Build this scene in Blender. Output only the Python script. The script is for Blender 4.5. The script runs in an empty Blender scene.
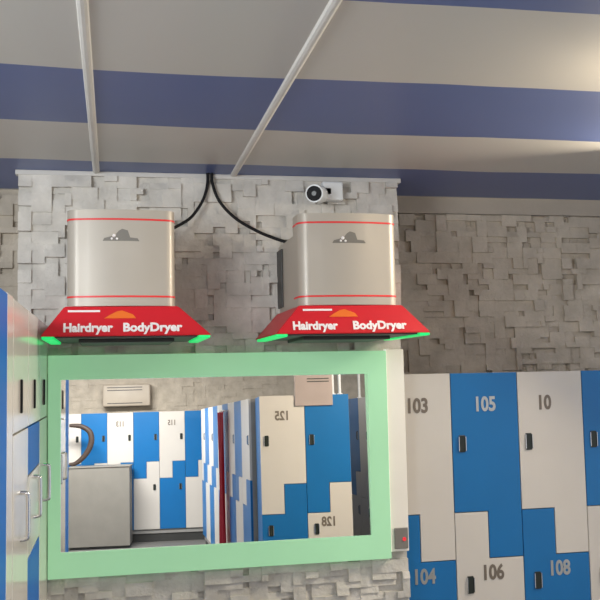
import bpy, bmesh, math, random
from mathutils import Matrix, Vector
R = math.radians
SC = bpy.context.scene
COL = SC.collection

# ------------------------------------------------------------------ camera, world, lights, exposure
EYE = 1.58
YAW, PIT, ROL = 0.2018, 0.0821, -0.0204
fw = Vector((math.sin(YAW)*math.cos(PIT), math.cos(YAW)*math.cos(PIT), math.sin(PIT)))
r0 = Vector((math.cos(YAW), -math.sin(YAW), 0)); u0 = r0.cross(fw)
rr = math.cos(ROL)*r0 + math.sin(ROL)*u0; uu = -math.sin(ROL)*r0 + math.cos(ROL)*u0
cd = bpy.data.cameras.new('camera'); cam = bpy.data.objects.new('camera', cd); COL.objects.link(cam)
cd.sensor_width = 36; cd.sensor_fit = 'HORIZONTAL'; cd.lens = 916.34*36/600; cd.clip_start = .02
m = Matrix((( rr.x, uu.x, -fw.x, 0), (rr.y, uu.y, -fw.y, 0), (rr.z, uu.z, -fw.z, EYE), (0, 0, 0, 1)))
cam.matrix_world = m
SC.camera = cam

w = bpy.data.worlds.new('world'); SC.world = w; w.use_nodes = True
bg = w.node_tree.nodes['Background']; bg.inputs[0].default_value = (.93, .95, 1, 1); bg.inputs[1].default_value = .9

def area(name, loc, target, sx, sy, power, col):
    l = bpy.data.lights.new(name, 'AREA'); l.shape = 'RECTANGLE'; l.size = sx; l.size_y = sy; l.energy = power; l.color = col
    o = bpy.data.objects.new(name, l); COL.objects.link(o); o.location = loc
    o.rotation_euler = (Vector(target)-Vector(loc)).to_track_quat('-Z', 'Y').to_euler()
    return o
area('daylight', (-1.5, .9, 2.1), (.3, 3.8, 1.5), 1.2, .7, 62, (.93, .97, 1))
area('rear_fill', (-.3, -2.4, 2.40), (-.3, -2.9, 0), 1.2, .6, 215, (1, .98, .95))  # added fill that brightens the reflected back room
area('tower_fill', (2.35, 3.0, 2.36), (1.3, 1.1, .9), .7, .5, 118, (1, .87, .68))  # added warm fill aimed at the end lockers, not a real fixture
area('front_fill', (.35, .9, 2.40), (.35, 1.2, 0), .6, .6, 14, (1, .95, .88))  # unseen fill added to light the pillar
SC.view_settings.view_transform = 'Standard'; SC.view_settings.look = 'None'
SC.view_settings.exposure = -0.16; SC.view_settings.gamma = 1; SC.view_settings.use_curve_mapping = False

# ------------------------------------------------------------------ materials
def lin(c):
    return tuple(((v/255)/12.92 if v/255 <= .04045 else ((v/255+.055)/1.055)**2.4) for v in c)+(1,)
def mat(name, rgb, rough=.5, metal=0., coat=0., var=.06, vscale=6., bump=0., bscale=60., emit=0., ecol=None, spec=.5):
    M = bpy.data.materials.new(name); M.use_nodes = True; nt = M.node_tree; b = nt.nodes['Principled BSDF']
    b.inputs['Roughness'].default_value = rough; b.inputs['Metallic'].default_value = metal
    b.inputs['Coat Weight'].default_value = coat; b.inputs['Specular IOR Level'].default_value = spec
    tc = nt.nodes.new('ShaderNodeTexCoord')
    n = nt.nodes.new('ShaderNodeTexNoise'); n.inputs['Scale'].default_value = vscale; n.inputs['Detail'].default_value = 4
    nt.links.new(tc.outputs['Object'], n.inputs['Vector'])
    rp = nt.nodes.new('ShaderNodeValToRGB'); c = lin(rgb)
    rp.color_ramp.elements[0].position = .3; rp.color_ramp.elements[1].position = .7
    rp.color_ramp.elements[0].color = tuple(v*(1-var) for v in c[:3])+(1,)
    rp.color_ramp.elements[1].color = tuple(min(1, v*(1+var)) for v in c[:3])+(1,)
    nt.links.new(n.outputs['Fac'], rp.inputs['Fac']); nt.links.new(rp.outputs['Color'], b.inputs['Base Color'])
    if bump:
        n2 = nt.nodes.new('ShaderNodeTexNoise'); n2.inputs['Scale'].default_value = bscale; n2.inputs['Detail'].default_value = 6
        nt.links.new(tc.outputs['Object'], n2.inputs['Vector'])
        bp = nt.nodes.new('ShaderNodeBump'); bp.inputs['Strength'].default_value = bump; bp.inputs['Distance'].default_value = .01
        nt.links.new(n2.outputs['Fac'], bp.inputs['Height']); nt.links.new(bp.outputs['Normal'], b.inputs['Normal'])
    if emit:
        b.inputs['Emission Color'].default_value = lin(ecol or rgb); b.inputs['Emission Strength'].default_value = emit
    return M
M = dict(
    stone=mat('pale_split_stone', (206, 202, 194), .85, var=.16, vscale=9, bump=.5, bscale=45, spec=.2),
    stone_dim=mat('dimmed_split_stone', (186, 176, 161), .9, var=.14, vscale=9, bump=.5, bscale=45, spec=.2),  # pillar stone again, colour darkened and warmed to imitate dimmer light
    plaster=mat('beige_plaster', (176, 166, 152), .8, bump=.1),
    floor=mat('grey_floor', (120, 118, 115), .35),
    white_trim=mat('white_trim', (205, 202, 196), .45),
    blue=mat('blue_laminate', (18, 106, 168), .32, var=.05, vscale=3),
    white=mat('off_white_laminate', (206, 200, 192), .35, var=.03, vscale=3),
    gloss_white=mat('glossy_white_laminate', (222, 218, 212), .13, var=.03, spec=.3),
    gloss_blue=mat('glossy_blue_laminate', (14, 104, 190), .4, var=.03, spec=.08),
    carcass=mat('grey_carcass', (150, 148, 144), .5),
    plinth=mat('dark_plinth', (58, 58, 56), .6),
    black=mat('black_plastic', (26, 26, 28), .6, spec=.2),
    recess=mat('dark_green_black_recess', (34, 40, 36), .35),
    chrome=mat('chrome', (225, 225, 225), .12, metal=1),
    bronze=mat('dull_bronze_plate', (122, 112, 102), .45, metal=.3),
    steel=mat('brushed_number_plate', (200, 198, 194), .3, metal=.85),
    drum=mat('champagne_metal', (180, 172, 159), .42, metal=.15, coat=.05, var=.02),
    emblem=mat('satin_grey_metal', (128, 124, 116), .5, metal=.4),
    red=mat('red_panel', (208, 28, 40), .4, var=.02),
    redline=mat('red_line', (226, 48, 48), .4),
    orange=mat('orange_print', (232, 112, 30), .5),
    letter=mat('white_print', (245, 240, 238), .5),
    dark=mat('dark_grille', (62, 62, 60), .5),
    led=mat('green_led_strip', (30, 200, 110), .4, emit=.9, ecol=(20, 220, 110)),
    border=mat('mint_lit_glass', (150, 190, 158), .25, emit=.54, ecol=(158, 218, 166), var=.06, vscale=3),
    lightedge=mat('pale_lit_edge', (235, 240, 232), .4, emit=.7, ecol=(235, 240, 230)),
    plate=mat('white_board', (246, 240, 230), .45, var=.02),
    grey=mat('grey_plastic', (128, 124, 118), .45),
    reddot=mat('red_indicator', (225, 60, 70), .4, emit=.5, ecol=(230, 40, 50)),
    counter=mat('grey_counter', (128, 124, 116), .55),
    counter_top=mat('pale_counter_edge', (214, 212, 208), .4),
    loop=mat('dark_brown_loop', (64, 50, 42), .6),
    cloth=mat('dark_red_cloth', (168, 22, 48), .85),
    board=mat('mauve_grey_board', (160, 146, 142), .6),
    ac=mat('beige_appliance', (178, 166, 150), .5),
    lamp=mat('warm_lamp_glass', (255, 236, 205), .4, emit=6., ecol=(255, 226, 180)),
    cam=mat('white_camera_shell', (226, 228, 228), .35),
)
g = bpy.data.materials.new('mirror_silver'); g.use_nodes = True
b = g.node_tree.nodes['Principled BSDF']; b.inputs['Metallic'].default_value = 1; b.inputs['Roughness'].default_value = 0.0
b.inputs['Base Color'].default_value = (.93, .94, .93, 1); M['mirror'] = g

# ceiling: sewn stripes of beige and blue along the wall direction
cm = bpy.data.materials.new('striped_ceiling'); cm.use_nodes = True; nt = cm.node_tree; b = nt.nodes['Principled BSDF']
b.inputs['Roughness'].default_value = .38; b.inputs['Specular IOR Level'].default_value = .35
tc = nt.nodes.new('ShaderNodeTexCoord'); sx = nt.nodes.new('ShaderNodeSeparateXYZ'); nt.links.new(tc.outputs['Object'], sx.inputs[0])
nz = nt.nodes.new('ShaderNodeTexNoise'); nz.inputs['Scale'].default_value = 1.1; nt.links.new(tc.outputs['Object'], nz.inputs['Vector'])
def mth(op, a, bb):
    n = nt.nodes.new('ShaderNodeMath'); n.operation = op
    for i, v in enumerate((a, bb)):
        if isinstance(v, (int, float)): n.inputs[i].default_value = v
        else: nt.links.new(v, n.inputs[i])
    return n.outputs[0]
yy = mth('ADD', sx.outputs['Y'], mth('MULTIPLY', mth('SUBTRACT', nz.outputs['Fac'], .5), .10))
fr = mth('FRACT', mth('DIVIDE', mth('SUBTRACT', yy, 1.985-.02), 1.10), 0)
rp = nt.nodes.new('ShaderNodeValToRGB'); rp.color_ramp.interpolation = 'CONSTANT'
rp.color_ramp.elements[0].color = lin((195, 192, 186)); rp.color_ramp.elements[1].position = .49; rp.color_ramp.elements[1].color = lin((92, 107, 154))
nt.links.new(fr, rp.inputs['Fac']); nt.links.new(rp.outputs['Color'], b.inputs['Base Color'])
M['ceiling'] = cm

# ------------------------------------------------------------------ mesh helpers
def new(): return bmesh.new()
def box(bm, x0, x1, y0, y1, z0, z1, bev=0., seg=2):
    mtx = Matrix.Translation(((x0+x1)/2, (y0+y1)/2, (z0+z1)/2)) @ Matrix.Diagonal((abs(x1-x0), abs(y1-y0), abs(z1-z0), 1))
    ret = bmesh.ops.create_cube(bm, size=1, matrix=mtx)
    if bev:
        es = list({e for v in ret['verts'] for e in v.link_edges})
        bmesh.ops.bevel(bm, geom=es, offset=bev, segments=seg, profile=.5, affect='EDGES')
    return bm
def prism(bm, pts, y0, y1, bev=0.):
    """polygon in x,z extruded from y0 (front) to y1"""
    f = [bm.verts.new((x, y0, z)) for x, z in pts]; k = [bm.verts.new((x, y1, z)) for x, z in pts]
    n = len(pts); faces = [bm.faces.new(f), bm.faces.new(k[::-1])]
    for i in range(n): faces.append(bm.faces.new((f[i], k[i], k[(i+1) % n], f[(i+1) % n])))
    bmesh.ops.recalc_face_normals(bm, faces=faces)
    if bev:
        es = [e for e in bm.edges if e.verts[0] in f and e.verts[1] in f]
        bmesh.ops.bevel(bm, geom=es, offset=bev, segments=2, profile=.5, affect='EDGES')
    return bm
def cyl(bm, a, bb, r, r2=None, seg=24):
    a, bb = Vector(a), Vector(bb); d = bb-a
    mtx = Matrix.Translation((a+bb)/2) @ d.to_track_quat('Z', 'Y').to_matrix().to_4x4()
    bmesh.ops.create_cone(bm, cap_ends=True, segments=seg, radius1=r, radius2=r if r2 is None else r2, depth=d.length, matrix=mtx)
    return bm
def spline(pts, n=10):
    P = [Vector(p) for p in pts]; P = [2*P[0]-P[1]]+P+[2*P[-1]-P[-2]]; out = []
    for i in range(1, len(P)-2):
        for k in range(n):
            t = k/n; a, b_, c, d = P[i-1:i+3]
            out.append(.5*((2*b_)+(c-a)*t+(2*a-5*b_+4*c-d)*t*t+(3*b_-a-3*c+d)*t**3))
    return out+[P[-2]]
def tube(bm, pts, r, seg=12):
    pts = [Vector(p) for p in pts]; rings = []
    rad = r if callable(r) else (lambda t: r)
    up = Vector((0, 0, 1)); t0 = (pts[1]-pts[0]).normalized()
    nrm = up.cross(t0); nrm = nrm.normalized() if nrm.length > 1e-4 else Vector((1, 0, 0))
    for i, p in enumerate(pts):
        t = (pts[min(i+1, len(pts)-1)]-pts[max(i-1, 0)]).normalized()
        nrm = (nrm-t*nrm.dot(t)).normalized(); bn = t.cross(nrm); q = rad(i/(len(pts)-1))
        rings.append([bm.verts.new(p+(nrm*math.cos(2*math.pi*k/seg)+bn*math.sin(2*math.pi*k/seg))*q) for k in range(seg)])
    for a, c in zip(rings, rings[1:]):
        for k in range(seg): bm.faces.new((a[k], a[(k+1) % seg], c[(k+1) % seg], c[k]))
    bm.faces.new(rings[0][::-1]); bm.faces.new(rings[-1]); bmesh.ops.recalc_face_normals(bm, faces=bm.faces)
    return bm
def obj(name, bm, material, parent=None, smooth=False, loc=None):
    me = bpy.data.meshes.new(name); bm.to_mesh(me); bm.free()
    me.materials.append(M[material])
    if smooth:
        for p in me.polygons: p.use_smooth = True
        me.set_sharp_from_angle(angle=R(35))
    o = bpy.data.objects.new(name, me); COL.objects.link(o)
    if parent: o.parent = parent
    if loc: o.location = loc
    return o
def thing(name, label, cat, loc=(0, 0, 0), rotz=0., group=None):
    o = bpy.data.objects.new(name, None); COL.objects.link(o); o.empty_display_size = .1
    o.location = loc; o.rotation_euler = (0, 0, rotz); o['label'] = label; o['category'] = cat
    if group: o['group'] = group
    return o
def tag(o, label, cat, group=None):
    o['label'] = label; o['category'] = cat
    if group: o['group'] = group
    return o
def struct(name, bm, material, smooth=False):
    o = obj(name, bm, material, None, smooth); o['kind'] = 'structure'; return o
def text_obj(name, s, size, material, parent, origin, ex=Vector((1, 0, 0)), ey=Vector((0, 0, 1)), sx=1., bold=0., depth=.001, label=None):
    cu = bpy.data.curves.new('text', 'FONT'); cu.body = s; cu.size = size; cu.align_x = 'CENTER'; cu.align_y = 'CENTER'
    cu.extrude = depth; cu.offset = bold; cu.resolution_u = 4
    to = bpy.data.objects.new('text', cu); COL.objects.link(to)
    me = bpy.data.meshes.new_from_object(to.evaluated_get(bpy.context.evaluated_depsgraph_get()))
    bpy.data.objects.remove(to); bpy.data.curves.remove(cu)
    ex, ey = ex.normalized(), ey.normalized(); ez = ex.cross(ey); o_ = Vector(origin)
    me.transform(Matrix.Translation(o_) @ Matrix((ex*sx, ey, ez)).transposed().to_4x4())
    me.materials.clear(); me.materials.append(M[material]); me.name = name
    o = bpy.data.objects.new(name, me); COL.objects.link(o); o.parent = parent
    if label: o['label'] = label
    return o

# ------------------------------------------------------------------ structure
def stone_face(bm, x0, x1, z0, z1, rnd, cell=.026, relief=.035, place=lambda x, d, z: (x, -d, z), hole=()):
    nx, nz_ = int(math.ceil((x1-x0)/cell)), int(math.ceil((z1-z0)/cell)); used = set()
    X = lambda i: min(x0+i*cell, x1); Z = lambda j: min(z0+j*cell, z1)
    for j in range(nz_):
        for i in range(nx):
            if (i, j) in used: continue
            W_, H_ = rnd.choice(((2, 2), (3, 2), (4, 2), (3, 1), (4, 1), (2, 1), (1, 1), (2, 1), (3, 3), (2, 3), (4, 2)))
            wv = 1
            while wv < W_ and i+wv < nx and (i+wv, j) not in used: wv += 1
            hv = 1
            while hv < H_ and j+hv < nz_ and all((i+k, j+hv) not in used for k in range(wv)): hv += 1
            for a in range(wv):
                for c in range(hv): used.add((i+a, j+c))
            if any(X(i) < h_[1] and X(i+wv) > h_[0] and Z(j) < h_[3] and Z(j+hv) > h_[2] for h_ in hole): continue
            g_ = 0
            d = (rnd.choice((.0, .1, .35, .95)) if wv*hv <= 2 else rnd.choice((.42, .5, .58, .66, .75, .9)))*relief; tx, tz = rnd.uniform(-.002, .002), rnd.uniform(-.0055, .001)
            c4 = [(X(i)+g_, Z(j)+g_, -tx-tz), (X(i+wv)-g_, Z(j)+g_, tx-tz), (X(i+wv)-g_, Z(j+hv)-g_, tx+tz), (X(i)+g_, Z(j+hv)-g_, -tx+tz)]
            f = [bm.verts.new(place(x, max(.002, d+dd), z)) for x, z, dd in c4]
            k = [bm.verts.new(place(x, 0, z)) for x, z, dd in c4]
            bm.faces.new(f)
            for q in range(4): bm.faces.new((f[q], k[q], k[(q+1) % 4], f[(q+1) % 4]))
    return bm
rnd = random.Random(5)
CEIL = 2.429
PX0, PX1, PY = -.372, 1.218, 3.80
PHI = .0934
def RF(u, v): return (u*math.cos(PHI)-v*math.sin(PHI), u*math.sin(PHI)+v*math.cos(PHI))

bm = new(); box(bm, -3, 4.2, -5.2, 4.5, -.1, 0); struct('floor', bm, 'floor')
bm = new(); box(bm, -3, 4.2, -5.2, 4.5, CEIL, CEIL+.1); struct('ceiling', bm, 'ceiling')
bm = new(); box(bm, PX0, 1.138, PY+.055, 4.19, 0, CEIL); struct('wall_core', bm, 'stone')
bm = new(); box(bm, PX0, PX1, PY, PY+.055, 0, CEIL)
stone_face(bm, PX0, PX1, .02, CEIL-.02, rnd, place=lambda x, d, z: (x, PY-d, z), hole=((-.225, 1.07, .90, 1.60), (1.128, 1.225, .83, 1.69)))
struct('wall_front', bm, 'stone')
bm = new(); box(bm, -3, 4.2, 4.19, 4.4, 0, CEIL)
stone_face(bm, -2.2, PX0, .02, CEIL-.03, rnd, place=lambda x, d, z: (x, 4.19-d, z))
stone_face(bm, PX1, 3.2, 1.3, CEIL-.085, rnd, place=lambda x, d, z: (x, 4.19-d, z))
struct('wall_back', bm, 'stone_dim')
bm = new(); box(bm, PX1, 4.2, 4.172, 4.19, CEIL-.08, CEIL); struct('trim_1', bm, 'plaster')
bm = new(); box(bm, PX0-.012, PX1+.016, PY-.022, PY+.02, CEIL-.02, CEIL, .003); struct('trim_2', bm, 'white_trim')
for k, x in enumerate((-.066, .4986)):
    bm = new()
    prism(bm, [(-.014, 0), (-.011, -.008), (-.004, -.011), (.004, -.011), (.011, -.008), (.014, 0)], -1.2, 3.78)
    bmesh.ops.translate(bm, verts=bm.verts, vec=(x, 0, CEIL)); struct(f'trim_{k+3}', bm, 'white_trim')
bm = new(); box(bm, -3.2, 3.2, 0, .15, 0, CEIL)
stone_face(bm, -2.2, 2.2, 1.5, CEIL-.02, rnd, cell=.05, place=lambda x, d, z: (x, d*.6, z))
bmesh.ops.translate(bm, verts=bm.verts, vec=(0, 0, 0))
o = struct('wall_rear', bm, 'stone_dim')
# wall_rear: stones must look to +y, body behind
for v in o.data.vertices:
    if v.co.y > .1: v.co.y = -.15
o.rotation_euler = (0, 0, PHI); o.location = RF(0, -4.6)+(0,)

# ------------------------------------------------------------------ lockers (one column with an interlocking pair of doors)
TOP, SB, LB, BOT = 1.577, .966, .7635, .1527
LW = .3161
def door(par, name, pts, material, hx, hz, num=None, nx=0, nz=0, handle=True, nsize=.088):
    bm = new(); prism(bm, pts, 0, .018, .0018); d = obj(name, bm, material, par)
    if handle:
        bm = new(); box(bm, hx-.0135, hx+.0135, -.006, .001, hz-.037, hz+.037, .0015)
        h = obj('handle', bm, 'recess', d)
        for e0 in (-.0175, .014):
            bm = new(); box(bm, hx+e0, hx+e0+.0035, -.010, .001, hz-.032, hz+.032, .001); obj('chrome_edge', bm, 'chrome', h)
    if num: text_obj('number', num, nsize, 'steel' if material == 'blue' else 'bronze', d, (nx, -.0012, nz), sx=.80, bold=.0028)
    return d
def locker(name_label, loc, rotz, upper, lower, num_u=None, num_l=None, hu='l', width=LW, depth=.28, group=None, side=None, handles=True, hlow=True):
    t = thing('locker', name_label, 'locker', loc, rotz, group)
    W_ = width; gp = .0016
    bm = new(); box(bm, .001, W_-.001, .018, depth, .10, TOP-.002); box(bm, .002, W_-.002, .035, depth, 0, .10)
    obj('body', bm, side or 'carcass', t)
    bm = new(); box(bm, 0, W_, .03, .034, 0, BOT-.004); obj('plinth', bm, 'plinth', t)
    h = W_/2
    up = [(gp, SB+gp), (h, SB+gp), (h, LB+gp), (W_-gp, LB+gp), (W_-gp, TOP-gp), (gp, TOP-gp)]
    lo = [(gp, BOT), (W_-gp, BOT), (W_-gp, LB-gp), (h-2*gp, LB-gp), (h-2*gp, SB-gp), (gp, SB-gp)]
    hx = .045 if hu == 'l' else W_-.045
    door(t, 'upper_door', up, upper, hx, 1.265, num_u, W_*(.40 if num_u == '10' else .50), 1.434, handles)
    door(t, 'lower_door', lo, lower, .062 if hu == 'l' else W_-.062, .655, num_l, W_*.53, .700, handles and hlow)
    return t
D2 = 3.86
gA = 'lockers beside the stone pillar'
X0 = 1.4609
for k, (u, l, nu, nl, lab) in enumerate((
    ('white', 'blue', '103', '104', 'white-over-blue locker numbered 103 and 104, beside the stone pillar'),
    ('blue', 'white', '105', '106', 'blue-over-white locker with silver number 105 on its upper door'),
    ('white', 'blue', '10', '108', 'white-over-blue locker with silver number 108 on its lower door'),
    ('blue', 'white', None, None, 'blue-over-white locker cut by the edge of the photo, beyond 108'))):
    locker(lab, (X0+(k-1)*LW, D2, 0), 0, u, l, nu, nl, group=gA)

# tower seen in the mirror
gB = 'end lockers facing the mirror'
for k, (u, l, nu, nl, lab) in enumerate((
    ('white', 'blue', '125', None, 'cream locker numbered 125 with blue lower door, reflected in the mirror'),
    ('blue', 'white', None, '128', 'blue locker over cream door numbered 128, reflected in the mirror'))):
    x, y = RF(1.1016+(k+1)*LW, 1.0754)
    locker(lab, (x, y, 0), math.pi+PHI, u, l, nu, nl, hu='r', depth=.50, group=gB, side='blue')
# row running away behind the tower
gC = 'lockers in the receding row in the mirror'
names = ('nearest the cream 125 locker', 'second after the cream 125 locker', 'third after the cream 125 locker', 'fourth after the cream 125 locker, behind the red cloth',
         'fifth after the cream 125 locker', 'sixth after the cream 125 locker', 'seventh after the cream 125 locker', 'eighth after the cream 125 locker', 'last before the far row')
for k in range(9):
    a, c, s = ('white', 'blue', 'white-over-blue') if k % 2 == 0 else ('blue', 'white', 'blue-over-white')
    locker(f'{s} locker in the receding row, {names[k]}', (1.0, .62-k*.43, 0), -math.pi/2, a, c, width=.428, depth=.3, group=gC, handles=k % 2 == 0, hlow=False)
# far row
gD = 'lockers of the far row in the mirror'
fn = ('hidden partly by the frame', 'behind the curved hose', 'above the counter, second from the hose', 'just past the counter', 'two columns past the counter', 'three columns past the counter', 'last before the receding row')
for k in range(7):
    x, y = RF(-.7763+k*LW, -4.0836)
    u, l, s = ('white', 'blue', 'white-over-blue') if k % 2 == 0 else ('blue', 'white', 'blue-over-white')
    locker(f'{s} locker in the far reflected row, {fn[k]}', (x, y, 0), math.pi+PHI, u, l, {2: '113', 4: '115'}.get(k), None, depth=.35, group=gD)
# another aisle at the edge of the mirror
gE = 'lockers of the aisle at the mirror edge'
for k in range(3):
    u, l, s, q = (('white', 'blue', 'white-over-blue', 'nearest'), ('white', 'white', 'all-white', 'second'), ('blue', 'white', 'blue-over-white', 'third'))[k]
    locker(f'{s} locker in the aisle past the blue 128 locker, {q} in its row', (2.0, .72-k*LW, 0), -math.pi/2, u, l, group=gE)

# glossy tall cabinets along the left
gF = 'glossy tall cabinets beside the mirror'
FX = -.256; ZT = 1.80
def tall(lab, y0, y1, up, lo, filler=0., bar=True, mid=None):
    """local frame: front faces -y, x runs from far end (pillar) towards the camera after turning by +90 degrees"""
    t = thing('tall_cabinet', lab, 'cabinet', (FX, y0, 0), math.pi/2, gF); W_ = y1-y0
    bm = new(); box(bm, .001, W_-.001, .02, .5, .08, ZT); box(bm, .001, W_-.001, .05, .5, 0, .08); obj('body', bm, 'gloss_white', t)
    g_ = .0025; a0 = g_; a1 = W_-g_-filler
    if filler:
        bm = new(); box(bm, a1+g_, W_-g_, 0, .02, .08, ZT, .002); obj('filler_strip', bm, 'gloss_white', t)
    zm = 1.44 if bar else .85
    bm = new(); box(bm, a0, a1, 0, .02, zm+g_, ZT-.003, .002); d = obj('upper_door', bm, up, t)
    zl = zm
    if mid:
        bm = new(); box(bm, a0, a1, 0, .02, 1.29+g_, zm-g_, .002); obj('flap', bm, mid, t)
        bm = new(); box(bm, a0, a1, 0, .02, .10, 1.04-g_, .002); obj('bottom_door', bm, mid, t)
        zl = 1.29
    bm = new(); box(bm, a0, a1, 0, .02, 1.04+g_ if mid else .10, zl-g_, .002); d2 = obj('lower_door', bm, lo, t)
    if bar:
        hx = a0+(a1-a0)*.45
        bm = new(); box(bm, hx-.010, hx+.010, -.006, .001, 1.49, 1.585, .003); obj('handle', bm, 'black', d)
        bm = new(); tube(bm, spline([(hx, 0, 1.14), (hx, -.016, 1.143), (hx, -.021, 1.155), (hx, -.021, 1.255), (hx, -.016, 1.267), (hx, 0, 1.27)], 6), .006); obj('bar_handle', bm, 'chrome', d2, True)
    return t
tall('glossy white tall cabinet against the pillar, last of its row', 3.38, 3.775, 'gloss_white', 'gloss_white')
tall('glossy tall cabinet with blue bands between two all-white ones', 2.94, 3.375, 'gloss_white', 'gloss_white', mid='gloss_blue')
tall('glossy white tall cabinet beside the blue-fronted cabinet end', 2.5, 2.935, 'gloss_white', 'gloss_white')
tall('tall bright blue cabinet with pale edge strip, nearest the camera', 2.0, 2.495, 'gloss_blue', 'gloss_blue', filler=.135, bar=False)

# ------------------------------------------------------------------ mirror
TILT = .0261
mt = thing('mirror', 'wide wall mirror with glowing mint green border on the stone pillar', 'mirror', (.44, 3.79, .812))
x0, x1, h0, h1 = -.692, .694, 0, .866
ix0, ix1, iz0, iz1 = -.645, .612, .098, .770
def bar(pts):
    bm = new(); prism(bm, pts, -.044, -.008, .0); return bm
obj('lit_border', bar([(x0, h0), (x1, h0), (ix1, iz0), (ix0, iz0)]), 'border', mt)
obj('lit_border', bar([(x0, h1), (ix0, iz1), (ix1, iz1), (x1, h1)]), 'border', mt)
obj('lit_border', bar([(x0, h0), (ix0, iz0), (ix0, iz1), (x0, h1)]), 'border', mt)
obj('lit_border', bar([(x1, h0), (x1, h1), (ix1, iz1), (ix1, iz0)]), 'border', mt)
bm = new(); box(bm, x0+.01, x1-.01, -.008, 0, h0+.01, h1-.01); obj('back_panel', bm, 'grey', mt)
bm = new(); box(bm, -.655, .62, -.003, .003, -.344, .344); bmesh.ops.rotate(bm, verts=bm.verts, cent=(0, 0, 0), matrix=Matrix.Rotation(-TILT, 3, 'X'))
bmesh.ops.translate(bm, verts=bm.verts, vec=(0, -.0225, .434)); obj('glass', bm, 'mirror', mt)

pl = thing('control_board', 'tall white board edging the mirror beside the lockers, with grey switch', 'board', (1.176, 3.79, .835))
bm = new(); box(bm, -.037, .041, -.028, 0, 0, .848, .003); obj('board', bm, 'plate', pl)
bm = new(); box(bm, -.041, -.0375, -.032, 0, 0, .848, .001); obj('lit_edge', bm, 'lightedge', pl)
bm = new(); box(bm, -.024, .036, -.036, -.028, .012, .098, .003); sw = obj('switch', bm, 'grey', pl)
bm = new(); cyl(bm, (.018, -.039, .052), (.018, -.036, .052), .008); obj('indicator', bm, 'reddot', sw)

# ------------------------------------------------------------------ hair and body dryers
def rounded(x0, x1, y0, y1, r, bulge, n=8):
    """outline with rounded front corners and a slightly bowed front (y0), square back"""
    pts = [(x0, y1)]
    for k in range(n+1):
        a = math.pi+k*math.pi/2/n; pts.append((x0+r+r*math.cos(a), y0+r+r*math.sin(a)))
    for k in range(1, 10):
        t = k/10; pts.append((x0+r+(x1-x0-2*r)*t, y0-bulge*4*t*(1-t)))
    for k in range(n+1):
        a = 1.5*math.pi+k*math.pi/2/n; pts.append((x1-r+r*math.cos(a), y0+r+r*math.sin(a)))
    pts.append((x1, y1)); return pts
def shell(bm, pts, z0, z1, closed=True):
    a = [bm.verts.new((x, y, z0)) for x, y in pts]; c = [bm.verts.new((x, y, z1)) for x, y in pts]; n = len(pts)
    for i in range(n): bm.faces.new((a[i], a[(i+1) % n], c[(i+1) % n], c[i]))
    if closed: bm.faces.new(a[::-1]); bm.faces.new(c)
    bmesh.ops.recalc_face_normals(bm, faces=bm.faces); return bm
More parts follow.
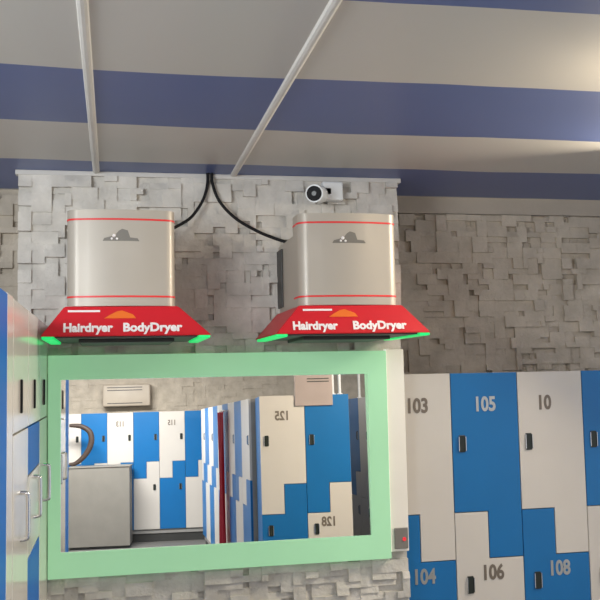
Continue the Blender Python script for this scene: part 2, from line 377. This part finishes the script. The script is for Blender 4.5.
def dryer(label, x, off, toff):
    t = thing('hair_dryer', label, 'hair dryer', (x, 3.785, 1.73), 0, 'wall hair and body dryers')
    bm = new(); shell(bm, rounded(-.19, .19, -.485, -.37, .045, .014), .108, .452); d = obj('drum', bm, 'drum', t, True)
    for z in (.138, .414):
        bm = new(); shell(bm, rounded(-.1912, .1912, -.4862, -.37, .045, .014), z, z+.0065); obj('red_band', bm, 'redline', d, True)
    # polished peak emblem
    bm = new(); prism(bm, [(-.066, -.016), (.062, -.016), (.056, -.006), (.030, -.003), (.022, .022), (.002, .028), (-.010, .020), (-.024, .004), (-.060, -.006)], -.0015, .004)
    bmesh.ops.translate(bm, verts=bm.verts, vec=(0, -.4975, .355)); e = obj('emblem', bm, 'emblem', d)
    bm = new()
    for dx, dz, s in ((-.026, .003, .007), (-.034, -.008, .005), (-.016, -.008, .005)):
        bmesh.ops.create_icosphere(bm, subdivisions=1, radius=s, matrix=Matrix.Translation((dx, -.4985, .355+dz)))
    obj('glint', bm, 'letter', e)  # white blobs standing in for the highlight on the emblem
    bm = new(); box(bm, -.182, .182, -.37, 0, .108, .392, .006); bx_ = obj('mounting_box', bm, 'drum', t)
    bm = new(); box(bm, -.190, -.182, -.11, -.01, .13, .37, .002); obj('vent', bm, 'dark', bx_)
    # hood
    zb, zt, fb, ft = 0.0, .106, -.535, -.497
    bm = new()
    H0, H1 = off-.294, off+.294
    lo = [(H0, fb, zb), (H1, fb, zb), (H1, -.03, zb), (H0, -.03, zb)]; hi = [(-.197, ft, zt), (.197, ft, zt), (.197, -.03, zt), (-.197, -.03, zt)]
    V = [bm.verts.new(p) for p in lo+hi]
    for q in ((0, 1, 5, 4), (1, 2, 6, 5), (2, 3, 7, 6), (3, 0, 4, 7), (4, 5, 6, 7), (3, 2, 1, 0)): bm.faces.new([V[i] for i in q])
    bmesh.ops.bevel(bm, geom=list(bm.edges), offset=.003, segments=2, affect='EDGES'); bmesh.ops.recalc_face_normals(bm, faces=bm.faces)
    hd = obj('hood', bm, 'red', t)
    up = Vector((0, ft-fb, zt-zb)).normalized(); nrm = Vector((1, 0, 0)).cross(up)
    def on(xx, s): return Vector((xx, fb, zb))+up*s+nrm*.0012
    text_obj('lettering', 'Hairdryer', .044, 'letter', hd, on(-.117+toff, .030), ey=up, sx=.95, bold=.0018)
    text_obj('lettering', 'BodyDryer', .044, 'letter', hd, on(.105+toff*.2, .030), ey=up, sx=1.03, bold=.0018)
    bm = new(); prism(bm, [(-.055, -.010), (.055, -.010), (.045, .004), (.026, .012), (.006, .020), (-.012, .016), (-.034, .004)], -.001, .001)
    q = Matrix((Vector((1, 0, 0)), -nrm, up)).transposed().to_4x4()
    bmesh.ops.transform(bm, matrix=Matrix.Translation(on(-.006+toff, .076)) @ q, verts=bm.verts); obj('logo', bm, 'orange', hd)
    bm = new(); box(bm, -.055, .055, -.001, .001, -.0035, .0035); bmesh.ops.transform(bm, matrix=Matrix.Translation(on(-.13, .094)) @ q, verts=bm.verts); obj('small_print', bm, 'letter', hd)
    bm = new(); box(bm, off-.245, off+.245, -.52, -.05, -.005, 0.002, .001); box(bm, off-.17, off+.17, -.42, -.10, -.018, -.005, .003); obj('outlet_grille', bm, 'dark', t)
    for s in (-1, 1):
        bm = new(); box(bm, off+s*.25, off+s*.290, -.53, -.06, -.010, 0.001, .003); obj('led_strip', bm, 'led', t)
    return t
dryer('red-hooded wall hair dryer nearest the tall glossy cabinets', .03, .018, 0)
dryer('red-hooded wall hair dryer under the white security camera', .866, .002, -.028)

# ------------------------------------------------------------------ security camera, cables, lamp
sc_ = thing('security_camera', 'white bullet security camera high on the stone pillar', 'camera', (.93, 3.78, 2.36))
bm = new(); box(bm, -.058, .030, -.05, .0, -.042, .038, .006); obj('mount', bm, 'cam', sc_)
ax = Vector((-.48, -1, -.16)).normalized(); c0 = Vector((-.070, -.035, -.016)); c1 = c0+ax*.10
bm = new(); cyl(bm, c0, c1, .037, seg=28); box(bm, -.06, -.02, -.05, -.03, -.02, .012, .003); bd = obj('shell', bm, 'cam', sc_, True)
bm = new(); cyl(bm, c1-ax*.002, c1+ax*.004, .0315, seg=28); ln = obj('lens', bm, 'black', bd, True)
bm = new(); cyl(bm, c1+ax*.003, c1+ax*.006, .010, seg=20); obj('lens_glass', bm, 'recess', ln, True)
for lab, pts in (('black cable drooping from the ceiling to the dryer nearest the cabinets', [(.388, 3.765, 2.43), (.386, 3.758, 2.38), (.365, 3.745, 2.31), (.315, 3.72, 2.235), (.255, 3.68, 2.190), (.20, 3.66, 2.160), (.165, 3.66, 2.131)]),
                 ('black cable drooping from the ceiling to the dryer under the camera', [(.405, 3.765, 2.43), (.408, 3.758, 2.38), (.435, 3.745, 2.305), (.50, 3.74, 2.235), (.59, 3.73, 2.18), (.66, 3.72, 2.150), (.71, 3.70, 2.130)])):
    bm = new(); tube(bm, spline(pts, 8), .0065, 10); tag(obj('power_cable', bm, 'black', None, True), lab, 'cable', 'dryer power cables')
lp = thing('ceiling_lamp', 'round warm ceiling lamp just beyond the edge of the photo', 'lamp', (1.52, 2.2, CEIL))
bm = new(); cyl(bm, (0, 0, -.018), (0, 0, 0), .15, seg=40); obj('base', bm, 'white_trim', lp, True)
bm = new(); cyl(bm, (0, 0, -.06), (0, 0, -.018), .12, .14, seg=40); obj('lamp_shade', bm, 'lamp', lp, True)
pt = bpy.data.lights.new('lamp_glow', 'POINT'); pt.energy = 6; pt.color = (1, .86, .66); pt.shadow_soft_size = .08
po = bpy.data.objects.new('lamp_glow', pt); COL.objects.link(po); po.location = (1.52, 2.2, CEIL-.13)

# ------------------------------------------------------------------ things seen only in the mirror
ct = thing('counter', 'pale grey counter standing before the far reflected lockers', 'counter', RF(-.5, -3.6)+(0,), math.pi+PHI)
bm = new(); box(bm, -.345, .36, .0, .40, .03, .935, .004); obj('body', bm, 'counter', ct)
bm = new(); box(bm, -.355, .37, -.01, .41, .935, .95, .003); obj('countertop', bm, 'counter', ct)
bm = new(); box(bm, -.33, .345, .02, .38, 0, .03); obj('plinth', bm, 'plinth', ct)
bm = new()
hp = [RF(u, -3.75)+(z,) for u, z in ((-.87, .978), (-.80, .986), (-.715, 1.05), (-.645, 1.143), (-.612, 1.25), (-.632, 1.353), (-.716, 1.415), (-.80, 1.432), (-.87, 1.435))]
tube(bm, spline(hp, 6), lambda t: 0.02+.014*math.sin(math.pi*t), 14)  # tapered tube standing in for a dark curved shape
tag(obj('loop', bm, 'loop', None, True), 'dark brown curved hose rising from the reflected grey counter', 'loop')
# red cloth hanging before the receding row
bm = new(); n = 26; grid = []
for j in range(13):
    z = 1.50-j*(1.50-.30)/12; row = []
    for i in range(n):
        t = i/(n-1); s = 1-.25*math.sin(j/12*2.2)
        row.append(bm.verts.new((.950-.014*math.sin(t*17+j*.3), -.60-(.5+(t-.5)*s)*.42, z)))
    grid.append(row)
for j in range(12):
    for i in range(n-1): bm.faces.new((grid[j][i], grid[j][i+1], grid[j+1][i+1], grid[j+1][i]))
bmesh.ops.solidify(bm, geom=list(bm.faces), thickness=.006)
ch = thing('hanging_cloth', 'dark red cloth hanging on the receding lockers in the mirror', 'cloth', (0, 0, 0))
obj('cloth', bm, 'cloth', ch, True)
bm = new(); cyl(bm, (.966, -.60, 1.51), (.966, -1.02, 1.51), .008)
for yv in (-.62, -1.0): cyl(bm, (.966, yv, 1.51), (.9995, yv, 1.51), .005)
obj('rail', bm, 'chrome', ch, True)
# board on the tower
sb = thing('sign_board', 'mauve grey board standing above the reflected blue locker doors', 'board', RF(1.485, 1.0754)+(0,), math.pi+PHI)
bm = new(); box(bm, -.134, .134, -.014, -.002, 1.50, 1.76, .003); obj('panel', bm, 'board', sb)
for z in (1.665, 1.685):
    bm = new(); box(bm, -.11, .045, -.017, -.013, z, z+.007); obj('dark_line', bm, 'dark', sb)
for k, (u, v, z, lab) in enumerate(((1.654, .85, TOP, 'thin white pole rising beside the mauve board in the mirror'), (1.706, .85, TOP, 'thin white pole at the end of the blue 128 locker top'), (2.055, -.33, TOP, 'thin white pole above the aisle at the mirror edge'))):
    x, y = RF(u, v); bm = new(); cyl(bm, (x, y, z), (x, y, CEIL), .011, seg=14); cyl(bm, (x, y, z), (x, y, z+.012), .022, seg=18)
    tag(obj('pole', bm, 'cam', None, True), lab, 'pole', 'white poles above the reflected lockers')
# air conditioner on the far wall
x, y = RF(-.25, -4.585)
ac = thing('air_conditioner', 'beige split air conditioner high on the far reflected wall', 'air conditioner', (x, y, 1.66), math.pi+PHI)
bm = new(); box(bm, -.30, .30, -.19, 0, 0, .28, .02, 3); obj('case', bm, 'ac', ac, True)
for z in (.035, .20, .235):
    bm = new(); box(bm, -.20, .24, -.194, -.188, z, z+.010); obj('vent_slot', bm, 'dark', ac)
